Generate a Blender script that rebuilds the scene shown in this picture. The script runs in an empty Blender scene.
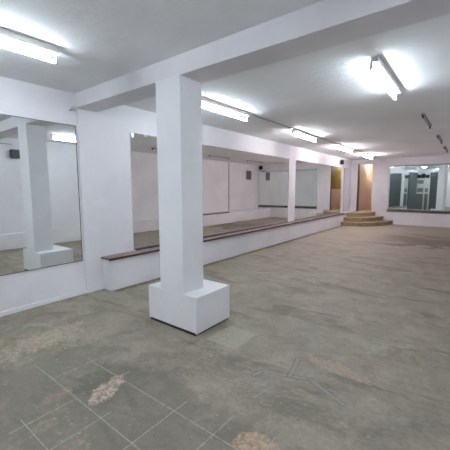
import bpy, bmesh, math, random
from mathutils import Vector, Matrix, noise
random.seed(4)
C = bpy.context.scene.collection
scene = bpy.context.scene

# ---------------------------------------------------------------- camera
CAM_F = 313.77
rt = Vector((0.79014599, 0.61291564, -0.00193262))
up = Vector((-0.06794353, 0.09072288, 0.99355575))
fw = Vector((-0.60914119, 0.78492279, -0.11332797))
cam_data = bpy.data.cameras.new('camera')
cam_data.sensor_width = 36.0
cam_data.lens = CAM_F * 36.0 / 450.0
cam_data.clip_start = 0.02
cam = bpy.data.objects.new('camera', cam_data)
C.objects.link(cam)
cam.matrix_world = Matrix(((rt.x, up.x, -fw.x, 0.0), (rt.y, up.y, -fw.y, 0.0),
                           (rt.z, up.z, -fw.z, 1.55), (0, 0, 0, 1)))
scene.camera = cam

# ---------------------------------------------------------------- world, exposure
w = bpy.data.worlds.new('world'); scene.world = w; w.use_nodes = True
w.node_tree.nodes['Background'].inputs[0].default_value = (0.5, 0.5, 0.55, 1)
w.node_tree.nodes['Background'].inputs[1].default_value = 0.0
scene.view_settings.view_transform = 'Standard'
scene.view_settings.look = 'None'
scene.view_settings.gamma = 1.0
scene.view_settings.exposure = 2.03
scene.view_settings.use_curve_mapping = False
TUBE = 17.0            # strength of the fluorescent tubes
scene.cycles.max_bounces = 14
scene.cycles.glossy_bounces = 8
scene.cycles.diffuse_bounces = 8

# ---------------------------------------------------------------- layout (metres)
XL, XR, YB, YR, ZC = -4.466, 0.60, 15.40, -2.0, 2.883
XW = -4.23             # front of the low wall under the long mirrors
ZL = 0.515             # height of its ledge
BY0, BY1, ZB = 2.325, 2.65, 2.689

# ---------------------------------------------------------------- materials
def srgb(r, g, b):
    f = lambda c: (c/255/12.92) if c/255 <= 0.04045 else ((c/255+0.055)/1.055)**2.4
    return (f(r), f(g), f(b), 1)

def new_mat(name):
    m = bpy.data.materials.new(name); m.use_nodes = True
    nt = m.node_tree
    return m, nt, nt.nodes['Principled BSDF']

class N:
    """small wrapper for building math chains in a node tree"""
    def __init__(s, nt): s.nt = nt
    def put(s, sock, v):
        if isinstance(v, (int, float)): sock.default_value = v
        elif isinstance(v, tuple): sock.default_value = v
        else: s.nt.links.new(v, sock)
    def m(s, op, a, b=0.0, c=0.0, clamp=False):
        n = s.nt.nodes.new('ShaderNodeMath'); n.operation = op; n.use_clamp = clamp
        s.put(n.inputs[0], a); s.put(n.inputs[1], b); s.put(n.inputs[2], c)
        return n.outputs[0]
    def coord(s):
        n = s.nt.nodes.new('ShaderNodeTexCoord'); return n.outputs['Object']
    def sep(s, v):
        n = s.nt.nodes.new('ShaderNodeSeparateXYZ'); s.nt.links.new(v, n.inputs[0]); return n.outputs
    def noise(s, vec, scale, detail=4, rough=0.6, dist=0.0):
        n = s.nt.nodes.new('ShaderNodeTexNoise'); s.nt.links.new(vec, n.inputs['Vector'])
        n.inputs['Scale'].default_value = scale; n.inputs['Detail'].default_value = detail
        n.inputs['Roughness'].default_value = rough; n.inputs['Distortion'].default_value = dist
        return n.outputs[0]
    def scaled(s, vec, sc, rot=(0, 0, 0)):
        n = s.nt.nodes.new('ShaderNodeMapping'); s.nt.links.new(vec, n.inputs[0])
        n.inputs['Scale'].default_value = sc; n.inputs['Rotation'].default_value = rot
        return n.outputs[0]
    def step(s, v, lo, hi):
        n = s.nt.nodes.new('ShaderNodeMapRange'); n.interpolation_type = 'SMOOTHSTEP'
        s.put(n.inputs[0], v); n.inputs[1].default_value = lo; n.inputs[2].default_value = hi
        return n.outputs[0]
    def mix(s, fac, a, b):
        n = s.nt.nodes.new('ShaderNodeMix'); n.data_type = 'RGBA'
        s.put(n.inputs[0], fac); s.put(n.inputs[6], a); s.put(n.inputs[7], b)
        return n.outputs[2]
    def bump(s, h, strength, dist=0.01):
        n = s.nt.nodes.new('ShaderNodeBump'); n.inputs['Strength'].default_value = strength
        n.inputs['Distance'].default_value = dist; s.nt.links.new(h, n.inputs['Height'])
        return n.outputs[0]

def paint(name, col, col2=None, rough=0.6, scale=1.2, bump=0.15, spec=0.3):
    m, nt, b = new_mat(name); n = N(nt); v = n.coord()
    col2 = col2 or tuple(c*0.9 for c in col[:3]) + (1,)
    f = n.step(n.noise(v, scale, 5, 0.6), 0.35, 0.7)
    nt.links.new(n.mix(f, col, col2), b.inputs['Base Color'])
    b.inputs['Roughness'].default_value = rough
    b.inputs['Specular IOR Level'].default_value = spec
    if bump:
        nt.links.new(n.bump(n.noise(v, 9, 6, 0.65), bump, 0.02), b.inputs['Normal'])
    return m

def flat(name, col, rough=0.5, metal=0.0):
    m, nt, b = new_mat(name); n = N(nt); v = n.coord()
    f = n.noise(v, 30, 3)
    nt.links.new(n.mix(f, col, tuple(c*0.85 for c in col[:3]) + (1,)), b.inputs['Base Color'])
    b.inputs['Roughness'].default_value = rough; b.inputs['Metallic'].default_value = metal
    return m

def mirror_mat(name, col, worn=0.0, ylo=0, yhi=1):
    """silvered glass; optional paint splashes near the top edge"""
    m, nt, b = new_mat(name)
    b.inputs['Base Color'].default_value = col
    b.inputs['Metallic'].default_value = 1.0
    b.inputs['Roughness'].default_value = 0.015
    if worn:
        n = N(nt); v = n.coord(); s = n.sep(v)
        spot = n.step(n.noise(n.scaled(v, (1, 1, 1)), 7, 3, 0.5), 0.56, 0.60)
        zone = n.m('MULTIPLY', n.step(s[2], 2.30, 2.42), spot)
        yz = n.m('MULTIPLY', n.step(s[1], ylo, ylo + 0.1), n.m('SUBTRACT', 1.0, n.step(s[1], yhi - 0.1, yhi)))
        fac = n.m('MULTIPLY', n.m('MULTIPLY', zone, yz), worn, clamp=True)
        nt.links.new(n.mix(fac, col, srgb(205, 208, 205)), b.inputs['Base Color'])
        nt.links.new(n.m('SUBTRACT', 1.0, fac), b.inputs['Metallic'])
        nt.links.new(n.m('ADD', n.m('MULTIPLY', fac, 0.5), 0.015), b.inputs['Roughness'])
    return m

def glow(name, col, strength):
    m, nt, b = new_mat(name)
    b.inputs['Base Color'].default_value = (0.8, 0.8, 0.8, 1)
    b.inputs['Emission Color'].default_value = col
    b.inputs['Emission Strength'].default_value = strength
    return m

def concrete_floor():
    m, nt, b = new_mat('worn_concrete_floor'); n = N(nt); v = n.coord(); x, y, z = n.sep(v)
    big = n.noise(v, 0.9, 5, 0.6, 0.4)
    mid = n.noise(v, 3.5, 6, 0.65, 0.3)
    fine = n.noise(v, 28, 6, 0.75)
    streak = n.noise(n.scaled(v, (0.5, 1.7, 1)), 1.6, 6, 0.65, 0.8)
    c = n.mix(n.step(big, 0.3, 0.7), srgb(148, 140, 124), srgb(136, 129, 119))
    c = n.mix(n.step(mid, 0.35, 0.72), c, srgb(168, 158, 140))
    c = n.mix(n.m('MULTIPLY', n.step(streak, 0.52, 0.66), 0.75), c, srgb(108, 100, 90))
    pale = n.m('MULTIPLY', n.step(n.noise(n.scaled(v, (1, 1.3, 1)), 2.3, 7, 0.7, 1.0), 0.56, 0.68), 0.5)
    c = n.mix(pale, c, srgb(176, 171, 160))
    mott = n.noise(n.scaled(v, (1, 1, 1)), 3.0, 9, 0.74, 0.9)
    c = n.mix(n.m('MULTIPLY', n.step(mott, 0.50, 0.66), 0.5), c, srgb(108, 98, 82))
    c = n.mix(n.m('MULTIPLY', n.m('SUBTRACT', 1.0, n.step(mott, 0.34, 0.45)), 0.45), c, srgb(170, 163, 150))
    # the far strip is browner
    c = n.mix(n.m('MULTIPLY', n.step(y, 4.5, 13), 0.5), c, srgb(168, 152, 140))
    wb = n.m('ADD', y, n.m('MULTIPLY', n.m('SUBTRACT', streak, 0.5), 6.0))
    band = n.m('MULTIPLY', n.step(wb, 9.6, 10.4), n.m('SUBTRACT', 1.0, n.step(wb, 11.6, 12.6)))
    c = n.mix(n.m('MULTIPLY', n.m('MULTIPLY', band, n.step(x, -2.6, -1.6)), 0.8), c, srgb(92, 78, 72))
    # screed in the near left corner is darker, bluish grey
    d0 = n.m('SQRT', n.m('ADD', n.m('POWER', n.m('DIVIDE', n.m('ADD', x, 2.0), 1.5), 2.0),
                         n.m('POWER', n.m('DIVIDE', n.m('SUBTRACT', y, 1.05), 0.62), 2.0)))
    d0 = n.m('ADD', d0, n.m('MULTIPLY', n.m('SUBTRACT', mid, 0.5), 1.4))
    near = n.m('SUBTRACT', 1.0, n.step(d0, 0.7, 1.25))
    c = n.mix(n.m('MULTIPLY', near, 0.55), c, srgb(108, 104, 94))
    grit = n.noise(v, 24, 6, 0.8)
    brk = n.m('ADD', 0.25, n.m('MULTIPLY', n.step(grit, 0.45, 0.54), 0.75))
    wob = n.m('MULTIPLY', n.m('SUBTRACT', n.noise(v, 9, 5, 0.7), 0.5), 1.0)
    def blob(cx, cy, rx, ry, rot, col, amt, lo=0.75, hi=0.95, wamp=1.6):
        nonlocal c
        cr, sr = math.cos(rot), math.sin(rot)
        dx = n.m('SUBTRACT', x, cx); dy = n.m('SUBTRACT', y, cy)
        a = n.m('DIVIDE', n.m('ADD', n.m('MULTIPLY', dx, cr), n.m('MULTIPLY', dy, sr)), rx)
        e = n.m('DIVIDE', n.m('SUBTRACT', n.m('MULTIPLY', dy, cr), n.m('MULTIPLY', dx, sr)), ry)
        d = n.m('SQRT', n.m('ADD', n.m('MULTIPLY', a, a), n.m('MULTIPLY', e, e)))
        d = n.m('ADD', d, n.m('MULTIPLY', wob, wamp))
        mk = n.m('MULTIPLY', n.m('SUBTRACT', 1.0, n.step(d, lo, hi)), amt)
        mk = n.m('MULTIPLY', mk, brk)
        c = n.mix(mk, c, col)
    blob(-2.25, 1.22, 0.22, 0.17, 0.0, srgb(78, 79, 76), 0.6)
    blob(-2.13, 1.23, 0.10, 0.20, 0.35, srgb(204, 182, 162), 1.0, wamp=1.9)
    blob(-0.92, 1.50, 0.17, 0.11, 0.2, srgb(196, 168, 140), 1.0)
    blob(-3.38, 1.30, 0.26, 0.60, 0.1, srgb(188, 168, 148), 0.95, 0.5, 1.0, 3.0)
    blob(-3.35, 2.55, 0.12, 0.25, 0.1, srgb(184, 166, 144), 0.8, 0.5, 1.0, 3.0)
    blob(-3.05, 1.75, 0.18, 0.42, 0.2, srgb(174, 158, 140), 0.6, 0.5, 1.0, 3.0)
    blob(-2.84, 1.12, 0.20, 0.11, 0.1, srgb(124, 128, 110), 0.75)
    blob(-2.82, 1.45, 0.16, 0.10, 0.0, srgb(132, 134, 118), 0.7)
    blob(-2.36, 0.95, 0.05, 0.13, 0.1, srgb(158, 142, 122), 0.7, wamp=2.6)
    blob(-2.12, 0.78, 0.06, 0.10, 0.1, srgb(150, 140, 122), 0.7, wamp=2.6)
    blob(-1.80, 0.82, 0.04, 0.09, 0.1, srgb(160, 140, 120), 0.7, wamp=2.6)
    blob(-0.80, 2.62, 0.34, 0.09, -0.2, srgb(182, 160, 140), 0.85, wamp=2.2)
    blob(-0.55, 2.95, 0.30, 0.12, 0.1, srgb(158, 140, 120), 0.35, wamp=2.2)
    blob(-1.45, 3.90, 0.55, 0.20, -0.3, srgb(165, 150, 136), 0.35, wamp=2.2)
    blob(-1.18, 2.02, 0.10, 0.08, 0.0, srgb(160, 156, 148), 0.55)
    blob(-1.55, 2.85, 0.35, 0.45, 0.0, srgb(146, 140, 124), 0.45)
    blob(-1.75, 1.95, 0.45, 0.25, 0.2, srgb(100, 94, 82), 0.35)
    blob(-1.0, 1.9, 0.45, 0.22, 0.3, srgb(104, 98, 86), 0.35)
    blob(-3.40, 2.35, 0.5, 0.35, 0.0, srgb(150, 144, 122), 0.35)
    for (cx, cy, rx, ry) in [(-2.25, 0.92, 0.22, 0.2), (-2.6, 1.3, 0.5, 0.25), (-1.9, 0.85, 0.25, 0.12), (-3.2, 1.5, 0.4, 0.6), (-1.3, 1.8, 0.4, 0.15), (-2.9, 2.6, 0.5, 0.4)]:
        d = n.m('SQRT', n.m('ADD', n.m('POWER', n.m('DIVIDE', n.m('SUBTRACT', x, cx), rx), 2.0), n.m('POWER', n.m('DIVIDE', n.m('SUBTRACT', y, cy), ry), 2.0)))
        mk = n.m('MULTIPLY', n.m('SUBTRACT', 1.0, n.step(d, 0.6, 1.2)), n.step(grit, 0.56, 0.62))
        c = n.mix(n.m('MULTIPLY', mk, 0.75), c, srgb(178, 168, 144))
    # square repair by the plinth
    sq = n.m('MULTIPLY', n.m('SUBTRACT', 1.0, n.step(n.m('ABSOLUTE', n.m('ADD', n.m('ADD', x, 1.88), n.m('MULTIPLY', wob, 0.03))), 0.175, 0.19)),
             n.m('SUBTRACT', 1.0, n.step(n.m('ABSOLUTE', n.m('ADD', n.m('SUBTRACT', y, 2.545), n.m('MULTIPLY', wob, 0.04))), 0.20, 0.215)))
    c = n.mix(n.m('MULTIPLY', sq, 0.8), c, srgb(170, 165, 147))
    # joints and cracks: straight segments on the floor
    def seg(p, q, wd, col, amt, wam=0.0):
        nonlocal c
        px, py = p; L = math.hypot(q[0]-px, q[1]-py); ux, uy = (q[0]-px)/L, (q[1]-py)/L
        dx = n.m('SUBTRACT', x, px); dy = n.m('SUBTRACT', y, py)
        t = n.m('ADD', n.m('MULTIPLY', dx, ux), n.m('MULTIPLY', dy, uy), clamp=False)
        t = n.m('MINIMUM', n.m('MAXIMUM', t, 0.0), L)
        ex = n.m('SUBTRACT', dx, n.m('MULTIPLY', t, ux)); ey = n.m('SUBTRACT', dy, n.m('MULTIPLY', t, uy))
        d = n.m('SQRT', n.m('ADD', n.m('MULTIPLY', ex, ex), n.m('MULTIPLY', ey, ey)))
        if wam: d = n.m('ADD', d, n.m('MULTIPLY', wob, wam))
        mk = n.m('MULTIPLY', n.m('SUBTRACT', 1.0, n.step(d, wd*0.6, wd*1.2)), amt)
        mk = n.m('MULTIPLY', mk, n.step(grit, 0.36, 0.50)) if not wam else mk
        c = n.mix(mk, c, col)
    J = srgb(172, 168, 156)
    for p, q in [((-2.66, 1.385), (-0.98, 1.40)), ((-2.61, 1.045), (-1.4, 1.04)), ((-2.30, 0.70), (-1.55, 0.705)),
                 ((-2.60, 1.55), (-2.61, 1.02)), ((-2.215, 1.05), (-2.22, 0.6)), ((-1.885, 1.12), (-1.88, 0.6)),
                 ((-1.54, 1.52), (-1.535, 0.9)), ((-1.18, 1.62), (-1.19, 1.1)), ((-2.95, 1.04), (-2.61, 1.045)),
                 ((-1.14, 2.02), (-1.17, 1.86)), ((-0.86, 1.62), (-0.86, 1.42)), ((-2.2, 1.5), (-2.21, 1.38))]:
        seg(p, q, 0.0048, J, 0.85)
    for p, q in [((-1.33, 2.10), (-1.30, 2.20)), ((-1.30, 2.20), (-1.08, 2.27)), ((-1.08, 2.27), (-0.93, 2.33)),
                 ((-0.93, 2.33), (-0.62, 2.19)), ((-1.08, 2.27), (-1.14, 2.56))]:
        seg(p, q, 0.026, srgb(92, 90, 84), 0.55, 0.01)
        seg(p, q, 0.017, srgb(156, 154, 146), 0.8, 0.01)
    # paint drips beside the walls, pillar base and dirt in the joint
    drip = n.step(n.noise(v, 16, 5, 0.75), 0.60, 0.66)
    wl = n.m('SUBTRACT', 1.0, n.step(x, -4.42, -4.22))
    wl = n.m('MULTIPLY', wl, n.m('SUBTRACT', 1.0, n.step(y, 2.6, 2.7)))
    c = n.mix(n.m('MULTIPLY', n.m('MULTIPLY', wl, drip), 0.9), c, srgb(198, 198, 200))
    sp = n.step(n.noise(v, 21, 2, 0.5), 0.70, 0.74)
    c = n.mix(n.m('MULTIPLY', sp, 0.6), c, srgb(176, 172, 162))
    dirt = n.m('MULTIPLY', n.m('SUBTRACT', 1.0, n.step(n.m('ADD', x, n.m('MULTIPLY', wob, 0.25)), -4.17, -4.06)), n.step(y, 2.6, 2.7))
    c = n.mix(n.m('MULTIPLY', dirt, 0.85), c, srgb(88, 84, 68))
    c = n.mix(n.m('MULTIPLY', n.m('SUBTRACT', fine, 0.35), 1.3, clamp=True), c, srgb(100, 93, 84))
    nt.links.new(c, b.inputs['Base Color'])
    r = n.m('ADD', 0.42, n.m('MULTIPLY', mid, 0.35)); nt.links.new(r, b.inputs['Roughness'])
    b.inputs['Specular IOR Level'].default_value = 0.35
    h = n.m('ADD', n.m('MULTIPLY', fine, 0.5), mid)
    nt.links.new(n.bump(h, 0.25, 0.01), b.inputs['Normal'])
    return m

M = {}
M['wall'] = paint('white_wall_paint', srgb(226, 225, 228), srgb(216, 215, 220), bump=0.12)
M['ceil'] = paint('white_ceiling_paint', srgb(238, 240, 242), srgb(229, 231, 232), bump=0.45, scale=0.8, rough=0.75, spec=0.15)
M['pillar'] = paint('white_pillar_paint', srgb(230, 230, 232), srgb(222, 223, 226), bump=0.1)
M['floor'] = concrete_floor()
M['ledge'] = paint('red_brown_ledge_stone', srgb(150, 130, 126), srgb(112, 96, 94), rough=0.4, scale=7, bump=0.1)
M['ledge_edge'] = paint('dark_ledge_edge', srgb(92, 62, 60), srgb(70, 52, 52), rough=0.4, scale=9, bump=0.1)
M['ledge_grey'] = paint('dark_grey_ledge_stone', srgb(92, 84, 84), srgb(72, 66, 66), rough=0.4, scale=7, bump=0.1)
M['mirror'] = mirror_mat('mirror_glass', (0.88, 0.905, 0.89, 1))
M['mirror_worn'] = mirror_mat('mirror_glass_with_paint_splashes', (0.90, 0.905, 0.88, 1), 0.8, 3.2, 3.75)
M['mirror_far'] = mirror_mat('greenish_mirror_glass', (0.83, 0.89, 0.87, 1))
M['edge'] = flat('dark_mirror_edge', srgb(70, 68, 68), 0.4)
M['batten'] = flat('white_enamel_metal', srgb(215, 215, 210), 0.4)
M['holder'] = flat('grey_plastic', srgb(150, 150, 148), 0.5)
M['oldmetal'] = flat('dull_grey_metal', srgb(150, 144, 142), 0.5)
M['dark'] = flat('black_plastic_and_gap_shade', srgb(32, 33, 35), 0.45)
M['darkgrey'] = flat('dark_grey_paint', srgb(78, 84, 86), 0.6)
M['vent'] = flat('grey_grille_metal', srgb(128, 124, 120), 0.5)
M['pipe'] = flat('grey_painted_pipe', srgb(168, 164, 162), 0.5)
M['step'] = paint('olive_tan_step_tile', srgb(156, 140, 108), srgb(138, 122, 92), rough=0.6, scale=6, bump=0.1)
M['nosing'] = paint('light_step_tread', srgb(164, 149, 122), srgb(150, 135, 108), rough=0.6, scale=6, bump=0.1)
M['peach'] = paint('peach_corridor_paint', srgb(222, 204, 198), srgb(214, 194, 188), rough=0.6, bump=0.05)
M['olive'] = paint('olive_corridor_paint', srgb(142, 132, 48), srgb(130, 120, 42), rough=0.6, bump=0.05)
M['wood'] = flat('brown_door_frame', srgb(96, 66, 54), 0.5)
M['paper'] = flat('white_paper', srgb(225, 226, 226), 0.7)
M['greydoor'] = flat('grey_cabinet_door', srgb(104, 108, 104), 0.6)
M['tube_off'] = flat('unlit_tube_glass', srgb(205, 205, 200), 0.2)

# ---------------------------------------------------------------- mesh helpers
def box_bm(bm, x0, x1, y0, y1, z0, z1):
    v = [bm.verts.new((x, y, z)) for x in (x0, x1) for y in (y0, y1) for z in (z0, z1)]
    for f in ((0,1,3,2), (4,6,7,5), (0,4,5,1), (2,3,7,6), (0,2,6,4), (1,5,7,3)):
        bm.faces.new([v[i] for i in f])
    return v

def tube_bm(bm, p, q, r, seg=12, r2=None):
    p, q = Vector(p), Vector(q); d = (q-p); L = d.length
    rot = d.to_track_quat('Z', 'Y').to_matrix().to_4x4()
    bmesh.ops.create_cone(bm, cap_ends=True, segments=seg, radius1=r, radius2=r if r2 is None else r2, depth=L,
                          matrix=Matrix.Translation((p+q)/2) @ rot)

def obj(name, bm, mats, parent=None, bevel=0.0, smooth=False, loc=None):
    bmesh.ops.recalc_face_normals(bm, faces=bm.faces[:])
    if bevel:
        bmesh.ops.bevel(bm, geom=bm.edges[:], offset=bevel, segments=2, affect='EDGES', profile=0.5)
    me = bpy.data.meshes.new(name); bm.to_mesh(me); bm.free()
    for m in (mats if isinstance(mats, (list, tuple)) else [mats]): me.materials.append(m)
    if smooth:
        for p in me.polygons: p.use_smooth = True
    o = bpy.data.objects.new(name, me); C.objects.link(o)
    if parent: o.parent = parent
    if loc: o.location = loc
    return o

def box(name, x0, x1, y0, y1, z0, z1, mat, parent=None, bevel=0.0):
    bm = bmesh.new(); box_bm(bm, x0, x1, y0, y1, z0, z1)
    return obj(name, bm, mat, parent, bevel)

def tag(o, label, cat, group=None):
    o['label'] = label; o['category'] = cat
    if group: o['group'] = group
    return o

def thing(name, label, cat, loc=(0, 0, 0), rotz=0.0, group=None):
    o = bpy.data.objects.new(name, None); C.objects.link(o); o.empty_display_size = 0.1
    o.location = loc; o.rotation_euler = (0, 0, rotz)
    return tag(o, label, cat, group)

def struct(o):
    o['kind'] = 'structure'; return o

def copy_thing(root, loc, label, rotz=0.0):
    r = root.copy(); C.objects.link(r); r.location = loc; r.rotation_euler = (0, 0, rotz); r['label'] = label
    for ch in list(root.children):
        c = ch.copy(); C.objects.link(c); c.parent = r
        for g in list(ch.children):
            d = g.copy(); C.objects.link(d); d.parent = c
    return r

# ---------------------------------------------------------------- shell
T = 0.15
struct(box('floor', XL-T, XR+T, YR-T, YB+2.9, -0.1, 0.0, M['floor']))
struct(box('ceiling', XL-T, XR+T, YR-T, YB+2.9, ZC, ZC+0.12, M['ceil']))
struct(box('wall_left', XL-T, XL, YR-T, YB+2.9, 0, ZC, M['wall']))
struct(box('wall_right', XR, XR+T, YR-T, YB+T, 0, ZC, M['wall']))
struct(box('wall_rear', XL, XR, YR-T, YR, 0, ZC, M['wall']))
# back wall with the door opening
DX0, DX1, DZ = -4.13, -3.50, 2.67
bm = bmesh.new()
box_bm(bm, XL, DX0, YB, YB+T, 0, ZC); box_bm(bm, DX1, XR, YB, YB+T, 0, ZC)
box_bm(bm, DX0, DX1, YB, YB+T, DZ, ZC); box_bm(bm, DX0, DX1, YB, YB+T, 0, ZL)
struct(obj('wall_back', bm, M['wall']))
# corridor behind the door
struct(box('wall_corridor_left', XL, DX0-0.02, YB+T, YB+2.8, 0, ZC, M['peach']))
bm = bmesh.new(); box_bm(bm, DX1+0.03, DX1+0.15, YB+T, YB+2.8, 0, 1.55)
cr = struct(obj('wall_corridor_right', bm, M['peach']))
struct(box('wall_corridor_upper', DX1+0.03, DX1+0.15, YB+T, YB+2.8, 1.55, ZC, M['olive']))
struct(box('wall_corridor_end', DX0-0.02, DX1+0.15, YB+2.7, YB+2.8, 0, ZC, M['peach']))
struct(box('floor_corridor', DX0-0.02, DX1+0.03, YB+T, YB+2.7, ZL-0.1, ZL, M['step']))
bm = bmesh.new()
box_bm(bm, DX0-0.02, DX0+0.03, YB-0.02, YB+T+0.005, ZL, DZ+0.03)
box_bm(bm, DX1-0.005, DX1+0.02, YB+0.01, YB+T+0.005, ZL, DZ+0.03)
struct(obj('trim_1', bm, M['wood']))

# pilasters and the band over the long mirrors
P = 0.022
struct(box('trim_2', XL, XL+P, 2.34, 3.20, 0, ZC, M['wall'], bevel=0.004))
struct(box('trim_3', XL, XL+P, 8.95, 9.42, ZL, ZC, M['wall'], bevel=0.004))
struct(box('trim_4', XL, XL+P, 14.02, 14.34, ZL, ZC, M['wall'], bevel=0.004))
bm = bmesh.new()
box_bm(bm, XL, XL+P-0.002, 3.20, 8.95, 2.475, ZC); box_bm(bm, XL, XL+P-0.002, 9.42, 14.02, 2.475, ZC)
box_bm(bm, XL, XL+P-0.002, 14.34, YB, 2.475, ZC)
struct(obj('trim_5', bm, M['wall']))

# crossbeam
bm = bmesh.new(); box_bm(bm, XL+0.0, XR, BY0, BY1, ZB, ZC+0.01)
b_ = obj('ceiling_beam', bm, M['wall'], bevel=0.006)
tag(b_, 'white painted concrete beam crossing the ceiling above the pillar', 'beam')

# ---------------------------------------------------------------- pillar
def rough_box(x0, x1, y0, y1, z0, z1, amp, n=7, seed=0):
    bm = bmesh.new(); box_bm(bm, x0, x1, y0, y1, z0, z1)
    bmesh.ops.bevel(bm, geom=bm.edges[:], offset=0.0025, segments=1, affect='EDGES', profile=0.5)
    bmesh.ops.subdivide_edges(bm, edges=bm.edges[:], cuts=n, use_grid_fill=True)
    for v in bm.verts:
        q = v.co*2.6 + Vector((seed, 0, 0))
        v.co += noise.noise_vector(q)*amp
    return bm
t = thing('pillar', 'square white pillar on a block base in the middle of the concrete floor', 'pillar', (-2.56, 2.5, 0))
def rel(bm): 
    for v in bm.verts: v.co -= Vector((-2.56, 2.5, 0))
    return bm
obj('shaft', rel(rough_box(-2.739, -2.368, 2.317, 2.644, 0.40, ZB+0.005, 0.002)), M['pillar'], t, smooth=False)
pl = rough_box(-2.955, -2.181, 2.3155, 2.901, 0.018, 0.417, 0.004, seed=5)
obj('plinth', rel(pl), M['pillar'], t)
bm = bmesh.new(); box_bm(bm, -2.925, -2.195, 2.315, 2.885, 0.0, 0.03); 
obj('gap_shade', rel(bm), M['dark'], t)  # black slab, colour stands in for the shade in the gap under the plinth

# ---------------------------------------------------------------- low wall and ledges
lw = thing('low_wall', 'long low white wall under the mirrors with a dark red-brown ledge', 'low wall', (XW, 9, 0))
bm = rough_box(XL-XW, 0.0, 2.613-9, 15.4-9, 0.0, ZL-0.02, 0.004, n=10); obj('wall_body', bm, M['wall'], lw)
bm = bmesh.new(); box_bm(bm, XL-XW+P+0.002, 0.022, 2.585-9, 3.2-9+10.7, ZL-0.028, ZL)
bmesh.ops.bevel(bm, geom=bm.edges[:], offset=0.004, segments=2, affect='EDGES')
o = obj('ledge', bm, M['ledge'], lw); o['label'] = 'dark red-brown stone ledge'
box('ledge_lip', 0.023, 0.031, 2.585-9, 13.9-9, ZL-0.034, ZL-0.003, M['ledge_edge'], lw)
bm = bmesh.new(); tube_bm(bm, (XL-XW+0.045, 3.22-9, ZL+0.008), (XL-XW+0.045, 13.9-9, ZL+0.008), 0.012, 8)
obj('mirror_rail', bm, M['ledge_grey'], lw, smooth=True)

bw = thing('low_wall', 'low white wall under the far end mirror with a thin dark ledge', 'low wall', (-1.2, YB, 0))
box('wall_body', -1.36+0.02, XR+1.2-0.001, -0.03, 0, 0, 0.56, M['wall'], bw)
o = box('ledge', -1.66, XR+1.2-0.002, -0.075, 0, 0.56, 0.60, M['ledge_grey'], bw, bevel=0.004); o['label'] = 'thin dark ledge'
rb = thing('bench', 'low white masonry bench along the right wall seen only in the mirrors', 'bench', (XR, 3, 0))
box('bench_body', -0.14, -0.001, YR-3, 9.3-3, 0, 0.40, M['wall'], rb, bevel=0.006)
rp = thing('stage', 'low white platform by the far right wall seen in the long mirror', 'platform', (XR, 12, 0))
box('platform_body', -0.84, -0.001, 9.32-12, YB-0.08-12, 0, 0.47, M['wall'], rp, bevel=0.006)
o = box('ledge', -0.85, -0.71, 9.32-12, 11.5-12, 0.471, 0.515, M['ledge_grey'], rp, bevel=0.004); o['label'] = 'dark ledge'

# uneven plaster bead along the foot of the left wall
bm = rough_box(XL+0.0, XL+0.028, -1.99, 2.33, 0.0, 0.055, 0.006, n=24, seed=9)
struct(obj('baseboard_left', bm, M['pillar']))
bm = rough_box(XL+P-0.004, XL+P+0.02, 2.34, 2.60, 0.0, 0.04, 0.005, n=10, seed=3)
struct(obj('baseboard_pilaster', bm, M['pillar']))

# ---------------------------------------------------------------- mirrors
def wall_mirror(y0, y1, z0, z1, mat, label, frame=True, rails=True):
    t = thing('wall_mirror', label, 'mirror', (XL, (y0+y1)/2, z0))
    h = (y1-y0)/2
    x1 = 0.010
    bm = bmesh.new(); box_bm(bm, 0.001, x1, -h, h, 0, z1-z0)
    for v in bm.verts: v.co += Vector((XL, (y0+y1)/2, z0))   # world sized texture space
    o = obj('mirror_glass', bm, mat, t); o.matrix_parent_inverse = Matrix.Translation((-XL, -(y0+y1)/2, -z0))
    if frame:
        e = 0.007
        bm = bmesh.new()
        box_bm(bm, 0.001, x1+0.003, -h, h, z1-z0, z1-z0+e); box_bm(bm, 0.001, x1+0.003, -h, h, -e, 0)
        box_bm(bm, 0.001, x1+0.003, h, h+e, -e, z1-z0+e); box_bm(bm, 0.001, x1+0.003, -h-e, -h, -e, z1-z0+e)
        obj('edge_trim', bm, M['edge'], t)
    return t
wall_mirror(0.93, 2.30, 0.51, 2.437, M['mirror'], 'tall unframed mirror on the left wall reflecting the pillar')
wall_mirror(3.207, 8.943, 0.535, 2.468, M['mirror_worn'], 'long mirror behind the pillar with paint splashes at its top', frame=True)
wall_mirror(9.427, 14.013, 0.535, 2.468, M['mirror'], 'mirror beyond the second pilaster, running towards the steps')
wall_mirror(14.347, 15.25, 0.535, 2.468, M['mirror'], 'narrow mirror strip in the corner beside the steps')

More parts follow.
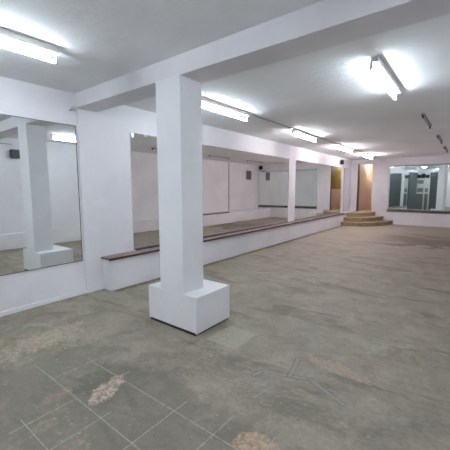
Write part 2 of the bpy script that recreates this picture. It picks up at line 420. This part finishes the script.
def far_mirror(x0, x1, z0, z1, R, tilt, tiltx, label):
    """old mirror sheet on the end wall, slightly bowed"""
    cx, cz = (x0+x1)/2, (z0+z1)/2
    t = thing('wall_mirror', label, 'mirror', (cx, YB, z0))
    bm = bmesh.new(); nx, nz = 36, 24; g = []
    W, Hh = x1-x0, z1-z0
    def dep(a, c):
        return 0.0
    far = []
    for j in range(nz+1):
        row = []
        for i in range(nx+1):
            a = x0 + W*i/nx - cx; c = z0 + Hh*j/nz - cz
            d = -(a*a + c*c)/(2*R) + a*tilt + c*tiltx if R else a*tilt + c*tiltx
            row.append((a, c, d)); far.append(d)
        g.append(row)
    md = max(far)
    vv = [[bm.verts.new((a, d-md-0.012, c+cz-z0)) for (a, c, d) in r] for r in g]
    # concave: the centre lies furthest back against the wall
    for r, rr in zip(vv, g):
        for v, (a, c, d) in zip(r, rr): v.co.y = -0.012 - (max(far)-min(far)) + (d-min(far))
    for j in range(nz):
        for i in range(nx): bm.faces.new((vv[j][i], vv[j][i+1], vv[j+1][i+1], vv[j+1][i]))
    edge = [e for e in bm.edges if e.is_boundary]
    r = bmesh.ops.extrude_edge_only(bm, edges=edge)
    for v in r['geom']:
        if isinstance(v, bmesh.types.BMVert): v.co.y = -0.002
    me = obj('mirror_glass', bm, M['mirror_far'], t, smooth=False)
    for p in me.data.polygons:
        if abs(p.normal.y) > 0.9: p.use_smooth = True
    return t
far_mirror(-2.85, -0.78, 0.605, 2.56, 60.0, -0.019, 0.0, 'wide mirror on the far end wall beside the steps')
far_mirror(-0.775, XR-0.01, 0.605, 2.56, 0, -0.008, 0.0, 'second mirror sheet at the right end of the far wall')

# ---------------------------------------------------------------- steps
def step_bm(rx, ry, z0, z1, cx, cy, seg=28):
    bm = bmesh.new()
    pts = [(0, 0)] + [(rx*math.sin(a), -ry*math.cos(a)) for a in [math.pi/2*i/seg for i in range(seg+1)]]
    lo = [bm.verts.new((p[0], p[1], z0)) for p in pts]; hi = [bm.verts.new((p[0], p[1], z1)) for p in pts]
    bm.faces.new(lo[::-1]); bm.faces.new(hi)
    n = len(pts)
    for i in range(n): bm.faces.new((lo[i], lo[(i+1) % n], hi[(i+1) % n], hi[i]))
    return bm
SX, SY = XW+0.012, YB-0.001
st = thing('steps', 'three quarter-round olive-brown steps in the far corner below the door', 'steps', (SX, SY, 0))
for k, (rx, ry) in enumerate([(1.62, 1.95), (1.24, 1.62), (0.90, 1.30)]):
    z1 = [0.165, 0.34, 0.515][k]; z0 = [0, 0.165, 0.34][k]
    s_ = obj('step', step_bm(rx, ry, z0, z1-0.03, 0, 0), M['step'], st)
    obj('tread', step_bm(rx+0.02, ry+0.02, z1-0.03, z1, 0, 0), M['nosing'], s_)

# ---------------------------------------------------------------- fluorescent battens
cool = (0.80, 0.905, 1.0, 1); neut = (0.97, 0.95, 1.0, 1); warm = (1.0, 0.895, 0.945, 1)
def batten(label, x, y, tube_mat, L=1.32, off=-0.035, rot=0.0):
    t = thing('fluorescent_light', label, 'ceiling light', (x, y, ZC), rot, 'fluorescent lights on the ceiling')
    h = L/2
    if tube_mat is None:
        bm = bmesh.new(); box_bm(bm, -0.03, 0.03, -h, h, -0.035, -0.0005)
        bmesh.ops.bevel(bm, geom=bm.edges[:], offset=0.006, segments=2, affect='EDGES')
        obj('housing', bm, M['holder'], t)
        for s in (-1, 1):
            obj('lamp_holder', (lambda b: (box_bm(b, -0.015, 0.015, s*(h-0.03)-0.015, s*(h-0.03)+0.015, -0.08, -0.034), b)[1])(bmesh.new()), M['dark'], t)
        return t
    bm = bmesh.new(); box_bm(bm, -0.04, 0.035, -h-0.02, h+0.02, -0.055, -0.0005)
    bmesh.ops.bevel(bm, geom=bm.edges[:], offset=0.006, segments=2, affect='EDGES')
    obj('housing', bm, M['batten'], t)
    for s in (-1, 1):
        bm = bmesh.new(); box_bm(bm, off-0.014, off+0.014, s*(h+0.012)-0.009, s*(h+0.012)+0.009, -0.130, -0.03)
        bmesh.ops.bevel(bm, geom=bm.edges[:], offset=0.004, segments=2, affect='EDGES')
        obj('lamp_holder', bm, M['batten'], t)
    bm = bmesh.new(); tube_bm(bm, (off, -h, -0.117), (off, h, -0.117), 0.015, 16)
    obj('tube', bm, tube_mat, t, smooth=True)
    return t
m_cool = glow('lit_tube_cool', cool, TUBE*1.1); m_neut = glow('lit_tube_neutral', neut, TUBE*1.35); m_warm = glow('lit_tube_pinkish', warm, TUBE*2.4)
RA, RB = -3.19, -0.85
batten('lit fluorescent tube at the top left, nearest the left mirror', RA, 0.84, m_cool)
batten('lit fluorescent tube just beyond the pillar', RA, 4.12, m_cool)
batten('lit fluorescent tube above the second pilaster, third in the left row', RA, 7.30, m_neut)
batten('lit fluorescent tube towards the steps, fourth in the left row', RA, 10.45, m_warm)
batten('lit fluorescent tube nearest the far door', RA, 13.25, m_warm)
batten('lit fluorescent tube hanging alone on the right side of the ceiling', RB, 4.25, m_cool)
batten('lit fluorescent tube of the right row on the near side of the beam', RB, 0.6, m_cool)
batten('lit fluorescent tube of the left row nearest the rear wall', RA, -1.0, m_cool)
batten('lit fluorescent tube of the right row nearest the rear wall', RB, -1.1, m_neut)
batten('empty ceiling batten without a tube beyond the right lit tube', RB+0.10, 7.35, None)
batten('second empty ceiling batten along the right row', RB+0.13, 10.2, None)
batten('farthest empty ceiling batten near the end mirror', RB+0.13, 12.9, None)

# wiring on the ceiling between the battens
for lab, x, y0, y1 in [('thin conduit linking the left row tubes beyond the pillar', RA+0.02, 4.92, 6.5),
                       ('thin conduit linking the third and fourth left row tubes', RA+0.02, 8.1, 9.65),
                       ('thin conduit linking the last two left row tubes', RA+0.02, 11.25, 12.45)]:
    bm = bmesh.new(); tube_bm(bm, (x, y0, ZC-0.012), (x, y1, ZC-0.012), 0.009, 8)
    tag(obj('conduit', bm, M['oldmetal']), lab, 'conduit')

# ---------------------------------------------------------------- corridor lamp
t = thing('ceiling_bulb', 'warm bulb glowing in the corridor behind the far door', 'bulb', (-3.75, 17.3, ZC))
bm = bmesh.new(); tube_bm(bm, (0, 0, -0.06), (0, 0, -0.0005), 0.03, 12); obj('socket', bm, M['holder'], t)
bm = bmesh.new(); bmesh.ops.create_uvsphere(bm, u_segments=16, v_segments=10, radius=0.045, matrix=Matrix.Translation((0, 0, -0.10)))
obj('bulb_glass', bm, glow('warm_bulb', (1.0, 0.88, 0.80, 1), 85), t, smooth=True)

# ---------------------------------------------------------------- wall fittings
def speaker(label, loc, rz, s=1.0):
    t = thing('speaker', label, 'speaker', loc, rz)
    bm = bmesh.new(); box_bm(bm, -0.10*s, 0.10*s, -0.16*s, -0.04*s, -0.11*s, 0.11*s)
    bmesh.ops.bevel(bm, geom=bm.edges[:], offset=0.008*s, segments=2, affect='EDGES'); obj('body', bm, M['dark'], t)
    bm = bmesh.new(); tube_bm(bm, (0, -0.165*s, 0), (0, -0.16*s, 0), 0.07*s, 20); obj('cone', bm, M['dark'], t)
    bm = bmesh.new(); box_bm(bm, -0.02*s, 0.02*s, -0.045*s, 0.0, -0.02*s, 0.02*s); obj('bracket', bm, M['dark'], t)
    return t
speaker('black wall speaker on the right wall, seen in the left mirror', (XR, 3.22, 2.47), math.radians(-90))
speaker('small black box above the mirror near the far door', (XL+P, 13.75, 2.68), math.radians(90), 0.8)
speaker('small dark box high on the far wall at its right corner', (XR-0.18, YB, 2.74), 0, 0.9)

t = thing('wall_vent', 'grey ventilation grille high on the right wall, seen in the long mirror', 'vent', (XR, 14.35, 2.3))
box('frame', -0.02, -0.001, -0.24, 0.24, -0.24, 0.24, M['vent'], t, bevel=0.003)
bm = bmesh.new()
for k in range(8): box_bm(bm, -0.028, -0.02, -0.2, 0.2, -0.2+k*0.053, -0.2+k*0.053+0.03)
o = obj('louvre', bm, M['darkgrey'], t); o['label'] = 'dark slats'
t = tag(obj('pipe', (lambda b: (tube_bm(b, (XR-0.025, 12.55, 0.47), (XR-0.025, 12.55, ZC-0.02), 0.022, 10), b)[1])(bmesh.new()), M['pipe'], smooth=True),
        'grey vertical pipe on the right wall, seen in the long mirror', 'pipe')
bm = bmesh.new(); tube_bm(bm, (XR-0.015, -1, 2.72), (XR-0.015, 3.2, 2.72), 0.006, 8)
tag(obj('cable', bm, M['dark'], smooth=True), 'thin dark cable along the right wall above the speaker', 'cable')

# little broken bracket where the beam meets the left wall
t = thing('wall_bracket', 'small broken metal bracket where the beam meets the left wall', 'bracket', (XL, 2.30, 2.66))
bm = bmesh.new(); box_bm(bm, 0.001, 0.05, -0.03, 0.02, -0.01, 0.04); obj('plate', bm, M['batten'], t)
bm = bmesh.new(); tube_bm(bm, (0.02, -0.03, 0), (0.06, -0.09, -0.035), 0.008, 8); tube_bm(bm, (0.02, 0.0, 0), (0.09, -0.03, -0.03), 0.007, 8)
obj('wire_stub', bm, M['oldmetal'], t, smooth=True)

# ---------------------------------------------------------------- behind the camera, seen in the far mirror
t = thing('display_cabinet', 'tall grey cabinet with white papers and dark items on top, seen in the far mirror', 'cabinet', (-3.85, YR, 0))
box('body', -0.59, 0.10, 0.001, 0.38, 0.0, 1.28, M['batten'], t, bevel=0.005)
box('door', -0.57, -0.18, 0.381, 0.40, 0.04, 1.25, M['greydoor'], t, bevel=0.004)
box('door', -0.11, 0.08, 0.381, 0.40, 0.04, 1.25, M['greydoor'], t, bevel=0.004)
box('open_shelf', -0.60, 0.11, 0.001, 0.30, 1.281, 2.25, M['batten'], t, bevel=0.004)
for (x0, x1, z0, z1) in [(-0.54, -0.20, 1.36, 1.62), (-0.10, 0.05, 1.36, 1.60), (-0.54, -0.20, 1.90, 2.12)]:
    box('paper_notice', x0, x1, 0.301, 0.306, z0, z1, M['vent'], t)
for (x0, x1, h, wd) in [(-0.56, -0.38, 0.22, 'left'), (-0.34, -0.16, 0.28, 'middle, tallest'), (-0.12, 0.06, 0.2, 'right')]:
    o = box('box', -3.85+x0, -3.85+x1, YR+0.03, YR+0.27, 2.251, 2.251+h, M['dark'], bevel=0.01)
    tag(o, 'dark box on top of the tall cabinet, the %s one of three' % wd, 'box', 'dark boxes on the cabinet')
struct(box('door_2', XL+0.001, XL+0.05, -1.9, 0.86, 0, 2.6, M['darkgrey']))
box_ = struct(box('door_1', -3.74, -2.72, YR+0.001, YR+0.05, 0, 2.6, M['darkgrey']))
